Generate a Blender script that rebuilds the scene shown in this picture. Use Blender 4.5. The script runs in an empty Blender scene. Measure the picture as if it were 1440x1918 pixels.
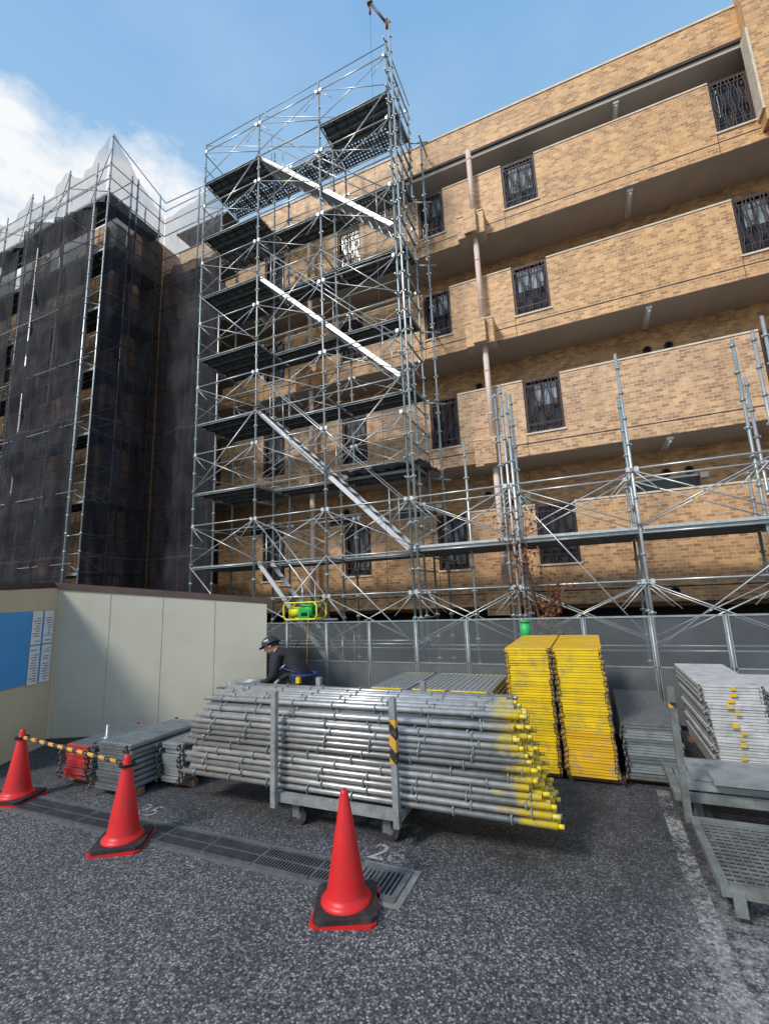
import bpy, math, random
from mathutils import Vector, Matrix, noise as mnoise
random.seed(7)
R=random.random
def U(a,b): return a+(b-a)*random.random()
H=1.9
# ------------------------------------------------------------ camera
yaw=math.radians(23.4); pit=math.radians(10.5); rol=math.radians(2.35)
F=Vector((-math.sin(yaw)*math.cos(pit),math.cos(yaw)*math.cos(pit),math.sin(pit)))
R0=Vector((math.cos(yaw),math.sin(yaw),0)); U0=R0.cross(F)
Rv=R0*math.cos(rol)-U0*math.sin(rol); Uv=R0*math.sin(rol)+U0*math.cos(rol)
cam=bpy.data.cameras.new("camera"); co=bpy.data.objects.new("camera",cam)
bpy.context.collection.objects.link(co)
m=Matrix((Rv,Uv,-F)).transposed().to_4x4(); m.translation=Vector((0,0,H)); co.matrix_world=m
cam.sensor_fit='HORIZONTAL'; cam.sensor_width=36; cam.lens=21.5; cam.clip_end=2000; cam.clip_start=.05
sc=bpy.context.scene; sc.camera=co
sc.view_settings.view_transform='Standard'; sc.view_settings.look='None'; sc.view_settings.exposure=0
def pixdir(x,y):
    return (F*860+Rv*(x-720)-Uv*(y-959)).normalized()
# ------------------------------------------------------------ node helpers
def newmat(name):
    mt=bpy.data.materials.new(name); mt.use_nodes=True; nt=mt.node_tree
    return mt,nt,nt.nodes["Principled BSDF"],nt.nodes["Material Output"]
def ramp(nt,fac,stops):
    r=nt.nodes.new("ShaderNodeValToRGB"); e=r.color_ramp.elements
    while len(e)<len(stops): e.new(.5)
    for i,(p,c) in enumerate(stops):
        e[i].position=p; e[i].color=(c[0],c[1],c[2],1) if hasattr(c,'__len__') else (c,c,c,1)
    nt.links.new(fac,r.inputs[0]); return r.outputs[0]
def noise(nt,scale,detail=4,rough=.55,vec=None):
    n=nt.nodes.new("ShaderNodeTexNoise"); n.inputs["Scale"].default_value=scale
    n.inputs["Detail"].default_value=detail; n.inputs["Roughness"].default_value=rough
    if vec is None: vec=nt.nodes.new("ShaderNodeNewGeometry").outputs["Position"]
    nt.links.new(vec,n.inputs["Vector"]); return n.outputs["Fac"]
def mth(nt,op,a,b=None,c=None):
    n=nt.nodes.new("ShaderNodeMath"); n.operation=op
    for i,v in enumerate((a,b,c)):
        if v is None: continue
        if isinstance(v,(int,float)): n.inputs[i].default_value=v
        else: nt.links.new(v,n.inputs[i])
    return n.outputs[0]
def mixc(nt,f,a,b,mode='MIX'):
    n=nt.nodes.new("ShaderNodeMix"); n.data_type='RGBA'; n.blend_type=mode
    for s,v in ((0,f),(6,a),(7,b)):
        if isinstance(v,(int,float)): n.inputs[s].default_value=v
        elif isinstance(v,(tuple,list)): n.inputs[s].default_value=(v[0],v[1],v[2],1)
        else: nt.links.new(v,n.inputs[s])
    return n.outputs[2]
def maprange(nt,v,a,b,c=0,d=1,smooth=False):
    n=nt.nodes.new("ShaderNodeMapRange")
    if smooth: n.interpolation_type='SMOOTHSTEP'
    for i,q in ((1,a),(2,b),(3,c),(4,d)): n.inputs[i].default_value=q
    nt.links.new(v,n.inputs[0]); return n.outputs[0]
def bump(nt,h,p,st=.3,d=.01):
    b=nt.nodes.new("ShaderNodeBump"); b.inputs["Strength"].default_value=st; b.inputs["Distance"].default_value=d
    nt.links.new(h,b.inputs["Height"]); nt.links.new(b.outputs[0],p.inputs["Normal"])
def M(name,col,rough=.6,metal=0,var=.18,scale=6,col2=None,bmp=0,dirt=None):
    mt,nt,p,o=newmat(name)
    f=noise(nt,scale,6,.6)
    a=tuple(c*(1-var) for c in col); b=col2 or tuple(min(1,c*(1+var)) for c in col)
    c=ramp(nt,f,[(.32,a),(.68,b)])
    if dirt:
        f2=noise(nt,dirt[1],8,.7); k=ramp(nt,f2,[(.5,0),(.66,1)])
        kk=mth(nt,'MULTIPLY',k,dirt[2]); c=mixc(nt,kk,c,dirt[0])
    nt.links.new(c,p.inputs["Base Color"]); p.inputs["Roughness"].default_value=rough; p.inputs["Metallic"].default_value=metal
    if bmp: bump(nt,f,p,bmp,.01)
    return mt
def xyz(nt):
    g=nt.nodes.new("ShaderNodeNewGeometry"); s=nt.nodes.new("ShaderNodeSeparateXYZ")
    nt.links.new(g.outputs["Position"],s.inputs[0]); return s.outputs
def brickmat(name,c1,c2,mort,tint=True):
    mt,nt,p,o=newmat(name); s=xyz(nt)
    cb=nt.nodes.new("ShaderNodeCombineXYZ"); nt.links.new(mth(nt,'ADD',s[0],s[1]),cb.inputs[0]); nt.links.new(s[2],cb.inputs[1])
    b=nt.nodes.new("ShaderNodeTexBrick"); nt.links.new(cb.outputs[0],b.inputs["Vector"])
    b.inputs["Scale"].default_value=1; b.inputs["Brick Width"].default_value=.138; b.inputs["Row Height"].default_value=.064
    b.inputs["Mortar Size"].default_value=.0066; b.inputs["Mortar Smooth"].default_value=.1; b.inputs["Bias"].default_value=-.1
    b.inputs["Color1"].default_value=(*c1,1); b.inputs["Color2"].default_value=(*c2,1); b.inputs["Mortar"].default_value=(*mort,1)
    f=noise(nt,1.1,5,.6); k=ramp(nt,f,[(.3,(.88,.86,.86)),(.7,(1.08,1.06,1.04))])
    c=mixc(nt,1.0,b.outputs["Color"],k,'MULTIPLY')
    f9=noise(nt,7,3,.7); c=mixc(nt,1.0,c,ramp(nt,f9,[(.35,(.88,.84,.82)),(.65,(1.06,1.08,1.08))]),'MULTIPLY')
    sv=nt.nodes.new("ShaderNodeCombineXYZ"); nt.links.new(mth(nt,'MULTIPLY',mth(nt,'ADD',s[0],s[1]),5),sv.inputs[0]); nt.links.new(mth(nt,'MULTIPLY',s[2],.35),sv.inputs[2])
    st=ramp(nt,noise(nt,1,4,.6,sv.outputs[0]),[(.3,.82),(.6,1.0)])
    c=mixc(nt,1.0,c,st,'MULTIPLY')
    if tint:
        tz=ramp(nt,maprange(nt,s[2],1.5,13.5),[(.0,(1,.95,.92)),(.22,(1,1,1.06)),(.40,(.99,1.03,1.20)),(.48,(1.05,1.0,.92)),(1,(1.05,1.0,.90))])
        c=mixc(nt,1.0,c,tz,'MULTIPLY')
    nt.links.new(c,p.inputs["Base Color"]); p.inputs["Roughness"].default_value=.5
    bump(nt,b.outputs["Fac"],p,-.35,.006); return mt
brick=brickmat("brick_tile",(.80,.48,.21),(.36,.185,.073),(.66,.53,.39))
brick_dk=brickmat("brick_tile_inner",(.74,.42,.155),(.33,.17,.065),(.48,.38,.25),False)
soffit=M("soffit_paint",(.50,.44,.38),.8,var=.1,scale=1.5)
cap=M("parapet_cap",(.72,.63,.51),.7)
dark=M("dark_joint",(.045,.03,.025),.7)
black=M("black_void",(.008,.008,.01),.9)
frame=M("window_frame_brown",(.05,.028,.026),.5,.1)
glassL=M("frosted_glass",(.26,.30,.34),.2,0,.55,3)
glassD=M("dark_glass",(.03,.035,.045),.08,0,.4,2)
pinkpipe=M("downspout_paint",(.74,.58,.50),.5,var=.06)
whitep=M("white_plastic",(.75,.75,.73),.4,var=.05)
galv=M("galvanised_pipe",(.54,.57,.58),.36,.6,.16,14,dirt=((.62,.64,.64),5,.5))
galv2=M("galvanised_aged",(.33,.37,.385),.45,.5,.2,9,dirt=((.5,.5,.48),4,.6))
galvdk=M("galvanised_dark",(.16,.17,.18),.6,.3,.25,12)
deckm=M("deck_plate",(.17,.185,.19),.55,.3,.25,3,dirt=((.27,.26,.24),2.5,.5))
alu=M("aluminium",(.60,.62,.64),.42,.45,.1,9)
alub=M("aluminium_planks",(.60,.61,.62),.5,.2,.15,7,dirt=((.32,.32,.32),6,.6))
ribm=M("deck_rib",(.09,.10,.105),.6,.35,.2,9)
yell=M("yellow_paint",(.82,.58,.010),.5,0,.10,5,dirt=((.40,.30,.12),9,.7))
yell_o=M("orange_yellow_paint",(.76,.45,.012),.55,0,.12,5,dirt=((.4,.34,.22),9,.75))
redp=M("red_paint",(.50,.025,.025),.5,0,.15,7,dirt=((.3,.2,.18),9,.7))
rust=M("hook_steel",(.20,.185,.17),.55,.5,.3,20,dirt=((.13,.06,.03),12,.5))
cone_m=M("cone_red",(.68,.015,.017),.42,0,.08,4,dirt=((.38,.035,.03),10,.6))
rubber=M("black_rubber",(.022,.022,.024),.65,0,.3,9,dirt=((.08,.075,.07),10,.5))
cream=M("shed_cream_panel",(.50,.49,.41),.5,0,.05,1.5,dirt=((.40,.39,.32),1.2,.4))
cream2=M("shed_cream_front",(.62,.52,.36),.5,0,.05,1.5)
seam=M("panel_seam",(.42,.41,.345),.6)
brown=M("shed_fascia",(.085,.055,.047),.5)
bluep=M("poster_blue",(.06,.33,.72),.45,var=.05)
paper=M("paper_white",(.78,.79,.80),.6,var=.03)
ink=M("print_ink",(.06,.07,.09),.7)
concrete=M("concrete",(.11,.11,.11),.85,0,.25,12,bmp=.3)
timber=M("timber_batten",(.22,.13,.07),.8)
green=M("green_plastic",(.03,.42,.12),.45)
def pipemat(name,base,off):
    mt,nt,p,o=newmat(name); s=xyz(nt)
    f=noise(nt,12,6,.65); c=ramp(nt,f,[(.3,tuple(k*.75 for k in base)),(.7,tuple(min(1,k*1.15) for k in base))])
    c=mixc(nt,mth(nt,'MULTIPLY',ramp(nt,noise(nt,30,6,.7),[(.55,0),(.7,1)]),.5),c,(.34,.31,.28))
    e=mth(nt,'ADD',s[0],mth(nt,'MULTIPLY',mth(nt,'SUBTRACT',noise(nt,7,4,.7),.5),.7))
    e=mth(nt,'ADD',e,mth(nt,'MULTIPLY',s[2],.10))
    k=maprange(nt,e,-.74+off,-.56+off); c=mixc(nt,mth(nt,'MULTIPLY',k,ramp(nt,noise(nt,26,6,.7),[(.36,.45),(.52,1)])),c,(.80,.58,.012))
    nt.links.new(c,p.inputs["Base Color"]); nt.links.new(mth(nt,'MULTIPLY',mth(nt,'SUBTRACT',1.0,k),.6),p.inputs["Metallic"]); p.inputs["Roughness"].default_value=.36
    return mt
pipeA=pipemat("pipe_galvanised_yellow_tip",(.58,.575,.565),0); pipeB=pipemat("pipe_aged_yellow_tip",(.38,.38,.375),.08)
# ------------------------------------------------------------ mesh builder
class MB:
    def __init__(s): s.v=[];s.f=[];s.m=[];s.s=[];s.mats=[]
    def mi(s,mt):
        if mt not in s.mats: s.mats.append(mt)
        return s.mats.index(mt)
    def face(s,pts,mt,sm=False):
        b=len(s.v); s.v+= [tuple(p) for p in pts]; s.f.append(list(range(b,b+len(pts)))); s.m.append(s.mi(mt)); s.s.append(sm)
    def box(s,x0,x1,y0,y1,z0,z1,mt):
        s.hexa([(x0,y0,z0),(x1,y0,z0),(x1,y1,z0),(x0,y1,z0),(x0,y0,z1),(x1,y0,z1),(x1,y1,z1),(x0,y1,z1)],mt)
    def hexa(s,P,mt):
        b=len(s.v); s.v+=[tuple(p) for p in P]; k=s.mi(mt)
        for q in ((3,2,1,0),(4,5,6,7),(0,1,5,4),(1,2,6,5),(2,3,7,6),(3,0,4,7)):
            s.f.append([b+i for i in q]); s.m.append(k); s.s.append(False)
    def beam(s,p0,p1,w,h,mt,up=(0,0,1)):
        p0=Vector(p0);p1=Vector(p1);d=(p1-p0).normalized();u=Vector(up);r=d.cross(u)
        if r.length<1e-4: r=d.cross(Vector((0,1,0)))
        r.normalize();u=r.cross(d)
        a=r*w/2;c=u*h/2
        s.hexa([p0-a-c,p0+a-c,p1+a-c,p1-a-c,p0-a+c,p0+a+c,p1+a+c,p1-a+c],mt)
    def cyl(s,p0,p1,r,mt,n=8,r2=None,caps=True,capm=None):
        p0=Vector(p0);p1=Vector(p1);d=(p1-p0)
        if d.length<1e-6:return
        d.normalize(); t=Vector((0,0,1)) if abs(d.z)<.9 else Vector((1,0,0))
        a=d.cross(t).normalized();c=d.cross(a); r2=r if r2 is None else r2
        b=len(s.v)
        for q,rr in ((p0,r),(p1,r2)):
            for i in range(n):
                g=2*math.pi*i/n; s.v.append(tuple(q+a*math.cos(g)*rr+c*math.sin(g)*rr))
        k=s.mi(mt)
        for i in range(n):
            j=(i+1)%n; s.f.append([b+i,b+n+i,b+n+j,b+j][::-1]); s.m.append(k); s.s.append(True)
        if caps:
            kc=s.mi(capm or mt)
            s.f.append([b+i for i in range(n)][::-1]);s.m.append(kc);s.s.append(False)
            s.f.append([b+n+i for i in range(n)]);s.m.append(kc);s.s.append(False)
    def poly(s,pts,r,mt,n=5):
        for a,b in zip(pts[:-1],pts[1:]): s.cyl(a,b,r,mt,n,caps=False)
    def torus(s,c,rad,r,mt,axis='Z',n=12,k=6,a0=0,a1=2*math.pi):
        pts=[]
        for i in range(n+1):
            g=a0+(a1-a0)*i/n; x=math.cos(g)*rad;y=math.sin(g)*rad
            o={'Z':(x,y,0),'Y':(x,0,y),'X':(0,x,y)}[axis]; pts.append(Vector(c)+Vector(o))
        s.poly(pts,r,mt,k)
    def grid(s,fn,nu,nv,mt,sm=True):
        b=len(s.v)
        for j in range(nv+1):
            for i in range(nu+1): s.v.append(tuple(fn(i/nu,j/nv)))
        k=s.mi(mt)
        for j in range(nv):
            for i in range(nu):
                q=b+j*(nu+1)+i; s.f.append([q,q+1,q+nu+2,q+nu+1]); s.m.append(k); s.s.append(sm)
    def build(s,name,parent=None):
        me=bpy.data.meshes.new(name); me.from_pydata(s.v,[],s.f); 
        for mt in s.mats: me.materials.append(mt)
        me.polygons.foreach_set("material_index",s.m); me.polygons.foreach_set("use_smooth",s.s); me.update()
        ob=bpy.data.objects.new(name,me); bpy.context.collection.objects.link(ob)
        if parent: ob.parent=parent
        return ob
def empty(name,loc=(0,0,0)):
    e=bpy.data.objects.new(name,None); bpy.context.collection.objects.link(e); e.empty_display_size=.2; return e
# ------------------------------------------------------------ world
w=bpy.data.worlds.new("World"); sc.world=w; w.use_nodes=True; nt=w.node_tree
bg=nt.nodes["Background"]
sky=nt.nodes.new("ShaderNodeTexSky"); sky.sky_type='NISHITA'; sky.sun_disc=False
SE=math.radians(42); SAZ=math.radians(205)
sky.sun_elevation=SE; sky.sun_rotation=SAZ; sky.air_density=1.0; sky.dust_density=1.2; sky.ozone_density=1.2
tc=nt.nodes.new("ShaderNodeTexCoord")
nrm=nt.nodes.new("ShaderNodeVectorMath"); nrm.operation='NORMALIZE'; nt.links.new(tc.outputs["Generated"],nrm.inputs[0])
def cloudmask(px,py,lo,hi):
    dp=nt.nodes.new("ShaderNodeVectorMath"); dp.operation='DOT_PRODUCT'; dp.inputs[1].default_value=pixdir(px,py)
    nt.links.new(nrm.outputs[0],dp.inputs[0])
    return maprange(nt,dp.outputs["Value"],lo,hi,smooth=True)
cm=mth(nt,'MAXIMUM',cloudmask(-40,500,.952,.985),cloudmask(240,450,.978,.996))
sp=nt.nodes.new("ShaderNodeMapping"); sp.inputs["Scale"].default_value=(1,1,2.2); nt.links.new(nrm.outputs[0],sp.inputs[0])
cn=noise(nt,6.5,10,.62,sp.outputs[0])
cf=mth(nt,'ADD',mth(nt,'MULTIPLY',cm,.78),mth(nt,'MULTIPLY',mth(nt,'SUBTRACT',cn,.5),1.9))
cf=mth(nt,'MULTIPLY',ramp(nt,cf,[(.25,0),(.80,1)]),ramp(nt,cm,[(0,0),(.3,1)]))
th=mth(nt,'MULTIPLY',ramp(nt,noise(nt,1.6,7,.55,sp.outputs[0]),[(.45,0),(.8,1)]),.25)
cf=mth(nt,'MAXIMUM',cf,th)
sz=nt.nodes.new("ShaderNodeSeparateXYZ"); nt.links.new(nrm.outputs[0],sz.inputs[0])
haze=ramp(nt,sz.outputs[2],[(.0,(5.4,5.7,6.0)),(.40,(4.3,5.3,6.2)),(.66,(2.6,4.4,6.3)),(.95,(1.5,3.3,6.0))])
skc=mixc(nt,.8,sky.outputs[0],haze)
fin=mixc(nt,cf,skc,(6.5,6.6,6.75))
nt.links.new(fin,bg.inputs[0]); bg.inputs[1].default_value=.145
L=bpy.data.lights.new("sun",'SUN'); L.energy=2.8; L.angle=math.radians(12); L.color=(1,.93,.82)
lo=bpy.data.objects.new("sun",L); bpy.context.collection.objects.link(lo)
sd=Vector((math.sin(SAZ)*math.cos(SE),math.cos(SAZ)*math.cos(SE),math.sin(SE)))
lo.rotation_euler=(-sd).to_track_quat('-Z','Y').to_euler()
# ------------------------------------------------------------ ground
mt,nt,p,o=newmat("asphalt"); g=nt.nodes.new("ShaderNodeNewGeometry").outputs["Position"]
vo=nt.nodes.new("ShaderNodeTexVoronoi"); vo.inputs["Scale"].default_value=84; nt.links.new(g,vo.inputs["Vector"])
sx=nt.nodes.new("ShaderNodeSeparateColor"); nt.links.new(vo.outputs["Color"],sx.inputs[0])
chip=ramp(nt,sx.outputs[0],[(.0,(.045,.046,.052)),(.40,(.105,.108,.12)),(.75,(.19,.192,.21)),(.95,(.40,.40,.41))])
cav=ramp(nt,vo.outputs["Distance"],[(.2,1.0),(.8,.28)])
c=mixc(nt,1.0,chip,cav,'MULTIPLY')
patch=ramp(nt,noise(nt,.9,6,.6,g),[(.3,.74),(.7,1.22)]); c=mixc(nt,1.0,c,patch,'MULTIPLY')
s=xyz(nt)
far_dark=maprange(nt,mth(nt,'ADD',s[1],mth(nt,'MULTIPLY',noise(nt,2.2,7,.75,g),2.4)),4.1,5.2)  # asphalt colour darkens towards the building, with a ragged noisy edge
c=mixc(nt,mth(nt,'MULTIPLY',far_dark,.55),c,(.024,.025,.030))
spl=mth(nt,'MULTIPLY',far_dark,ramp(nt,noise(nt,6,7,.8,g),[(.5,0),(.62,1)])); c=mixc(nt,mth(nt,'MULTIPLY',spl,.6),c,(.014,.014,.017))
dx=mth(nt,'ABSOLUTE',mth(nt,'SUBTRACT',s[0],.62)); sm=mth(nt,'SUBTRACT',1.0,mth(nt,'MULTIPLY',dx,2.0))
ym=maprange(nt,s[1],4.2,2.7)
sm=mth(nt,'MULTIPLY',mth(nt,'MAXIMUM',sm,0),ym)
sm=mth(nt,'MULTIPLY',sm,ramp(nt,noise(nt,11,8,.8,g),[(.44,0),(.62,1)])); c=mixc(nt,sm,c,(.5,.5,.5))
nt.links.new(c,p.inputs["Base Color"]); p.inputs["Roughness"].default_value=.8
bump(nt,vo.outputs["Distance"],p,-.7,.008); asphalt=mt
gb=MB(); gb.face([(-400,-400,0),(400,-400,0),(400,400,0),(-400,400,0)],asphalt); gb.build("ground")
def paintmat(name,lo_,hi_,mx_=.85,sc_=30):
    mt,nt,p,o=newmat(name); p.inputs["Base Color"].default_value=(.50,.50,.50,1); p.inputs["Roughness"].default_value=.7
    tr=nt.nodes.new("ShaderNodeBsdfTransparent"); mx=nt.nodes.new("ShaderNodeMixShader")
    n1=noise(nt,sc_,8,.85); n2=noise(nt,2.5,4,.6); a=ramp(nt,mth(nt,'ADD',n1,mth(nt,'MULTIPLY',mth(nt,'SUBTRACT',n2,.5),.6)),[(lo_,0),(hi_,mx_)])
    nt.links.new(a,mx.inputs[0]); nt.links.new(tr.outputs[0],mx.inputs[1]); nt.links.new(p.outputs[0],mx.inputs[2]); nt.links.new(mx.outputs[0],o.inputs[0]); return mt
wp=paintmat("worn_white_paint",.47,.60,.7); mt2=paintmat("number_paint",.44,.54,.7)
lb=MB(); lb.face([(.36,2.3,.004),(.47,2.3,.004),(.47,5.35,.004),(.36,5.35,.004)],wp); lb.build("parking_line")
def ground_text(t,x,y,size,nm):
    cu=bpy.data.curves.new(nm,'FONT'); cu.body=t; cu.size=size; cu.align_x='CENTER'; cu.align_y='CENTER'
    ob=bpy.data.objects.new(nm,cu); bpy.context.collection.objects.link(ob); ob.location=(x,y,.006); cu.materials.append(mt2); return ob
ground_text("26",-1.60,3.50,.30,"painted_parking_number")
ground_text("25",-4.05,3.44,.28,"painted_parking_number")
ground_text("C",.86,2.60,.22,"painted_parking_number")
# ------------------------------------------------------------ drain
db=MB(); grate=M("grate_steel",(.12,.125,.135),.6,.4,.3,10)
x=-9.0
while x<-1.75:
    x1=x+.5
    db.box(x+.004,x1-.004,3.03,3.05,.0,.014,grate); db.box(x+.004,x1-.004,3.27,3.29,0,.014,grate)
    db.face([(x,3.05,.005),(x1,3.05,.005),(x1,3.27,.005),(x,3.27,.005)],black)
    db.box(x+.004,x+.02,3.05,3.27,0,.013,grate)
    for i in range(19):
        xx=x+.03+i*.0255; db.box(xx,xx+.010,3.05,3.27,.006,.011,grate)
    db.box(x,x1,3.155,3.165,.006,.0125,grate)
    x=x1
db.box(-9,-1.7,2.985,3.028,-.05,.005,concrete); db.box(-9,-1.7,3.292,3.33,-.05,.005,concrete)
xa,xb=-1.70,-1.34
db.box(xa,xb,2.99,3.04,-.02,.018,galvdk); db.box(xa,xb,3.29,3.34,-.02,.018,galvdk); db.box(xb-.04,xb,3.04,3.29,-.02,.018,galvdk); db.box(xa,xa+.03,3.04,3.29,-.02,.018,galvdk)
db.face([(xa,3.04,.006),(xb,3.04,.006),(xb,3.29,.006),(xa,3.29,.006)],black)
for i in range(8):
    xx=xa+.05+i*.034; db.box(xx,xx+.015,3.04,3.29,.007,.016,galvdk)
conc2=M("concrete_collar",(.20,.20,.19),.85,0,.3,14,bmp=.3)
db.box(xa-.02,xb+.05,2.955,2.988,-.05,.007,conc2); db.box(xa-.02,xb+.05,3.342,3.375,-.05,.007,conc2); db.box(xb+.002,xb+.05,2.99,3.34,-.05,.007,conc2)
db.build("drain_grate")
# ------------------------------------------------------------ apartment building
bands=[(1.60,3.62),(4.68,6.37),(7.43,9.12),(10.18,11.87)]
YF=9.75; YB=10.75; XL=-11.3; XR=12.0
apt=empty("apartment_building")
wb=MB(); wn=MB(); tb=MB()
wins=[(-9.9,-9.25),(-7.75,-7.05),(-5.3,-4.6),(-2.96,-2.29),(-.85,-.09),(3.3,3.95),(6.4,7.1)]
for bi,(z0,z1) in enumerate(bands):
    zb=z0+.50 if bi else 2.42
    T=.16
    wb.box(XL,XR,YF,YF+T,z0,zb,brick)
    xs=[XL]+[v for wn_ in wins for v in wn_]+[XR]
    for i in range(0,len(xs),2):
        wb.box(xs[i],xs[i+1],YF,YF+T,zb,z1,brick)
        tb.box(xs[i],xs[i+1],YF-.015,YF+T+.015,z1,z1+.035,cap)
    tb.box(XL,XR,YF-.003,YF,z0+.27,z0+.292,dark)
    tb.box(XL,XR,YF-.004,YF,z0-.0,z0+.02,dark)
    if bi==0: tb.box(XL,XR,YF-.003,YF,2.0,2.02,dark)
    for k,(a,b) in enumerate(wins):
        tb.box(a-.02,b+.02,YF-.03,YF+.1,zb-.035,zb,cap)
        tb.box(a-.012,a-.002,YF-.003,YF,z0,zb-.04,dark)
    if bi: wb.box(XL,XR,YF+.003,YB,z0-.004,z0+.15,soffit)
    for bx in (-1.92,-6.45):
        wb.box(bx,bx+.62,YF-.34,YF-.002,z0-.14,z0+.42,brick)
        wb.box(bx+.18,bx+.46,YF-.46,YF-.342,z0-.14,z0+.42,brick)
        tb.box(bx-.01,bx+.63,YF-.355,YF-.004,z0+.42,z0+.45,cap)
        tb.box(bx,bx+.62,YF-.343,YF-.003,z0-.145,z0-.1405,soffit)
        zt=bands[bi+1][0]-.14 if bi<3 else 12.45
        tb.cyl((bx+.38,YF-.2,z0+.43),(bx+.38,YF-.2,zt),.062,pinkpipe,14)
        for zz in (z0+1.0,z0+2.0):
            tb.cyl((bx+.38,YF-.2,zz),(bx+.38,YF-.2,zz+.03),.068,pinkpipe,14)
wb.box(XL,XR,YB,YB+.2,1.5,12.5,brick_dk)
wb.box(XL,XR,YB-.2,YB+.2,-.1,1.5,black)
wb.box(XL,XR,YF,YF+.2,12.62,13.42,brick)
tb.box(XL,XR,YF-.02,YF+.24,13.42,13.47,cap)
wb.box(XL,XR,YF-.03,YF+.15,12.55,12.62,dark)
wb.box(XL,XR,YF+.02,YB,12.45,12.549,soffit)
wb.box(XL,XR,YB-.45,YB+.1,11.9,12.45,soffit)
for xx in [-10+2.4*i for i in range(9)]: wb.box(xx,xx+.015,YB-.453,YB-.449,11.9,12.45,dark)
wb.box(XL,XR,YF+.2,22,12.56,12.9,soffit)
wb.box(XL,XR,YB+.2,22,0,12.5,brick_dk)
wb.box(3.98,XR,YF-.28,YF-.003,10.35,13.6,brick)
tb.box(3.94,3.978,YF-.30,YF-.0,10.6,12.5,cap)
def grille(mb,a,b,z0,z1,y,glass):
    mb.box(a,a+.05,y,y+.05,z0,z1,frame); mb.box(b-.05,b,y,y+.05,z0,z1,frame)
    mb.box(a+.05,b-.05,y,y+.05,z0,z0+.06,frame); mb.box(a+.05,b-.05,y,y+.05,z1-.06,z1,frame)
    mb.box(a+.04,b-.04,y+.07,y+.08,z0,z1,glassD)
    gz=z0+(z1-z0)*random.choice((.1,.35,.5)); gw=U(.0,.12); mb.box(a+.10+gw,b-.10,y+.062,y+.069,gz,z1-.12,glass)
    mb.box((a+b)/2-.02,(a+b)/2+.02,y+.055,y+.09,z0+.05,z1-.05,frame)
    n=4; W=(b-a-.10); h=z1-z0
    for i in range(n):
        xc=a+.05+W*(i+.5)/n
        for sgn in (-1,1):
            pts=[]
            for k in range(17):
                t=k/16; am=W/n*.44*(.3+.7*abs(math.sin(t*math.pi*2.0+ (0 if i%2 else 1.2))))
                pts.append((xc+sgn*am,y-.015,z0+.04+t*(h-.08)))
            mb.poly(pts,.013,frame,4)
        mb.torus((xc,y-.02,z0+h*(.5 if i%2 else .3)),W/n*.36,.013,frame,'Y',8,4)
    for fz in (.14,.86): mb.box(a+.05,b-.05,y-.022,y-.004,z0+h*fz,z0+h*fz+.025,frame)
for bi,(z0,z1) in enumerate(bands):
    zb=z0+.50 if bi else 2.42
    for k,(a,b) in enumerate(wins):
        grille(wn,a,b,zb,z1+.02,YF+.03,glassL if (bi+k)%4 else glassD)
for bi in range(4):
    z=bands[bi][1]
    for (a,b) in ((-8.9,-8.0),(-6.2,-5.5),(-4.2,-3.3),(-1.75,-1.2),(1.15,2.2),(4.2,5.2)):
        if bi==0 or (bi+int(a*3))%2==0:
            zt=z+.42 if bi==0 else z+.25
            wn.box(a,b,YB-.03,YB-.004,z-.6,zt,glassD)
            wn.box(a-.03,b+.03,YB-.045,YB-.003,zt,zt+.04,whitep if bi==0 else frame); wn.box(a-.04,a,YB-.045,YB-.003,z-.6,zt,frame); wn.box(b,b+.04,YB-.045,YB-.003,z-.6,zt,frame)
            if bi==0: wn.box(b+.06,b+.2,YB-.06,YB-.003,zt-.05,zt+.06,whitep)
    for vx in (.55,.95,-3.1,-6.9,4.6):
        wn.torus((vx+1.15,YB-.03,z+.56),.07,.018,frame,'Y',12,5); wn.cyl((vx+1.15,YB-.02,z+.56),(vx+1.15,YB-.001,z+.56),.065,black,12)
    zs=(bands[bi+1][0] if bi<3 else 12.45)
    for lx in (1.7,-3.6,-8.0,5.6):
        wn.box(lx-.055,lx+.055,YF+.06,YF+.85,zs-.06,zs-.006,whitep); wn.cyl((lx,YF+.09,zs-.085),(lx,YF+.82,zs-.085),.026,whitep,8)
for vx in (.95,1.4): 
    tb.torus((vx,YF-.02,1.80),.06,.018,dark,'Y',12,5); tb.cyl((vx,YF-.02,1.80),(vx,YF-.001,1.80),.055,black,12)
wb.build("walls",apt); tb.build("trim",apt); wn.build("windows",apt)
# wing
wg=empty("apartment_building"); w2=MB()
WX=-11.9; WY=8.0
for (z0,z1) in bands:
    w2.box(-30,WX,WY,WY+.16,z0,z1,brick); w2.box(-30,WX,WY-.015,WY+.17,z1,z1+.04,cap)
    w2.box(-30,WX,WY+.002,WY+1.3,z0-.003,z0+.15,soffit)
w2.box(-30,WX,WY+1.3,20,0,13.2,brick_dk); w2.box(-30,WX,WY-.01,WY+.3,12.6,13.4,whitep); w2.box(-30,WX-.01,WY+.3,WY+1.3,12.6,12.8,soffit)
for xx in (-12.6,-15.5,-18.6,-22,-26): w2.box(xx-.35,xx+.35,WY-.15,WY+.0-.003,0,13.38,brick)
for (z0,z1) in bands:
    for xx in (-14,-17,-20.4): w2.box(xx-.7,xx+.7,WY+1.28,WY+1.297,z0+1.0,z0+2.7,glassL)
w2.box(WX+.003,XL,WY+.4,YF,0,13.3,brick)
w2.build("walls",wg)
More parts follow.
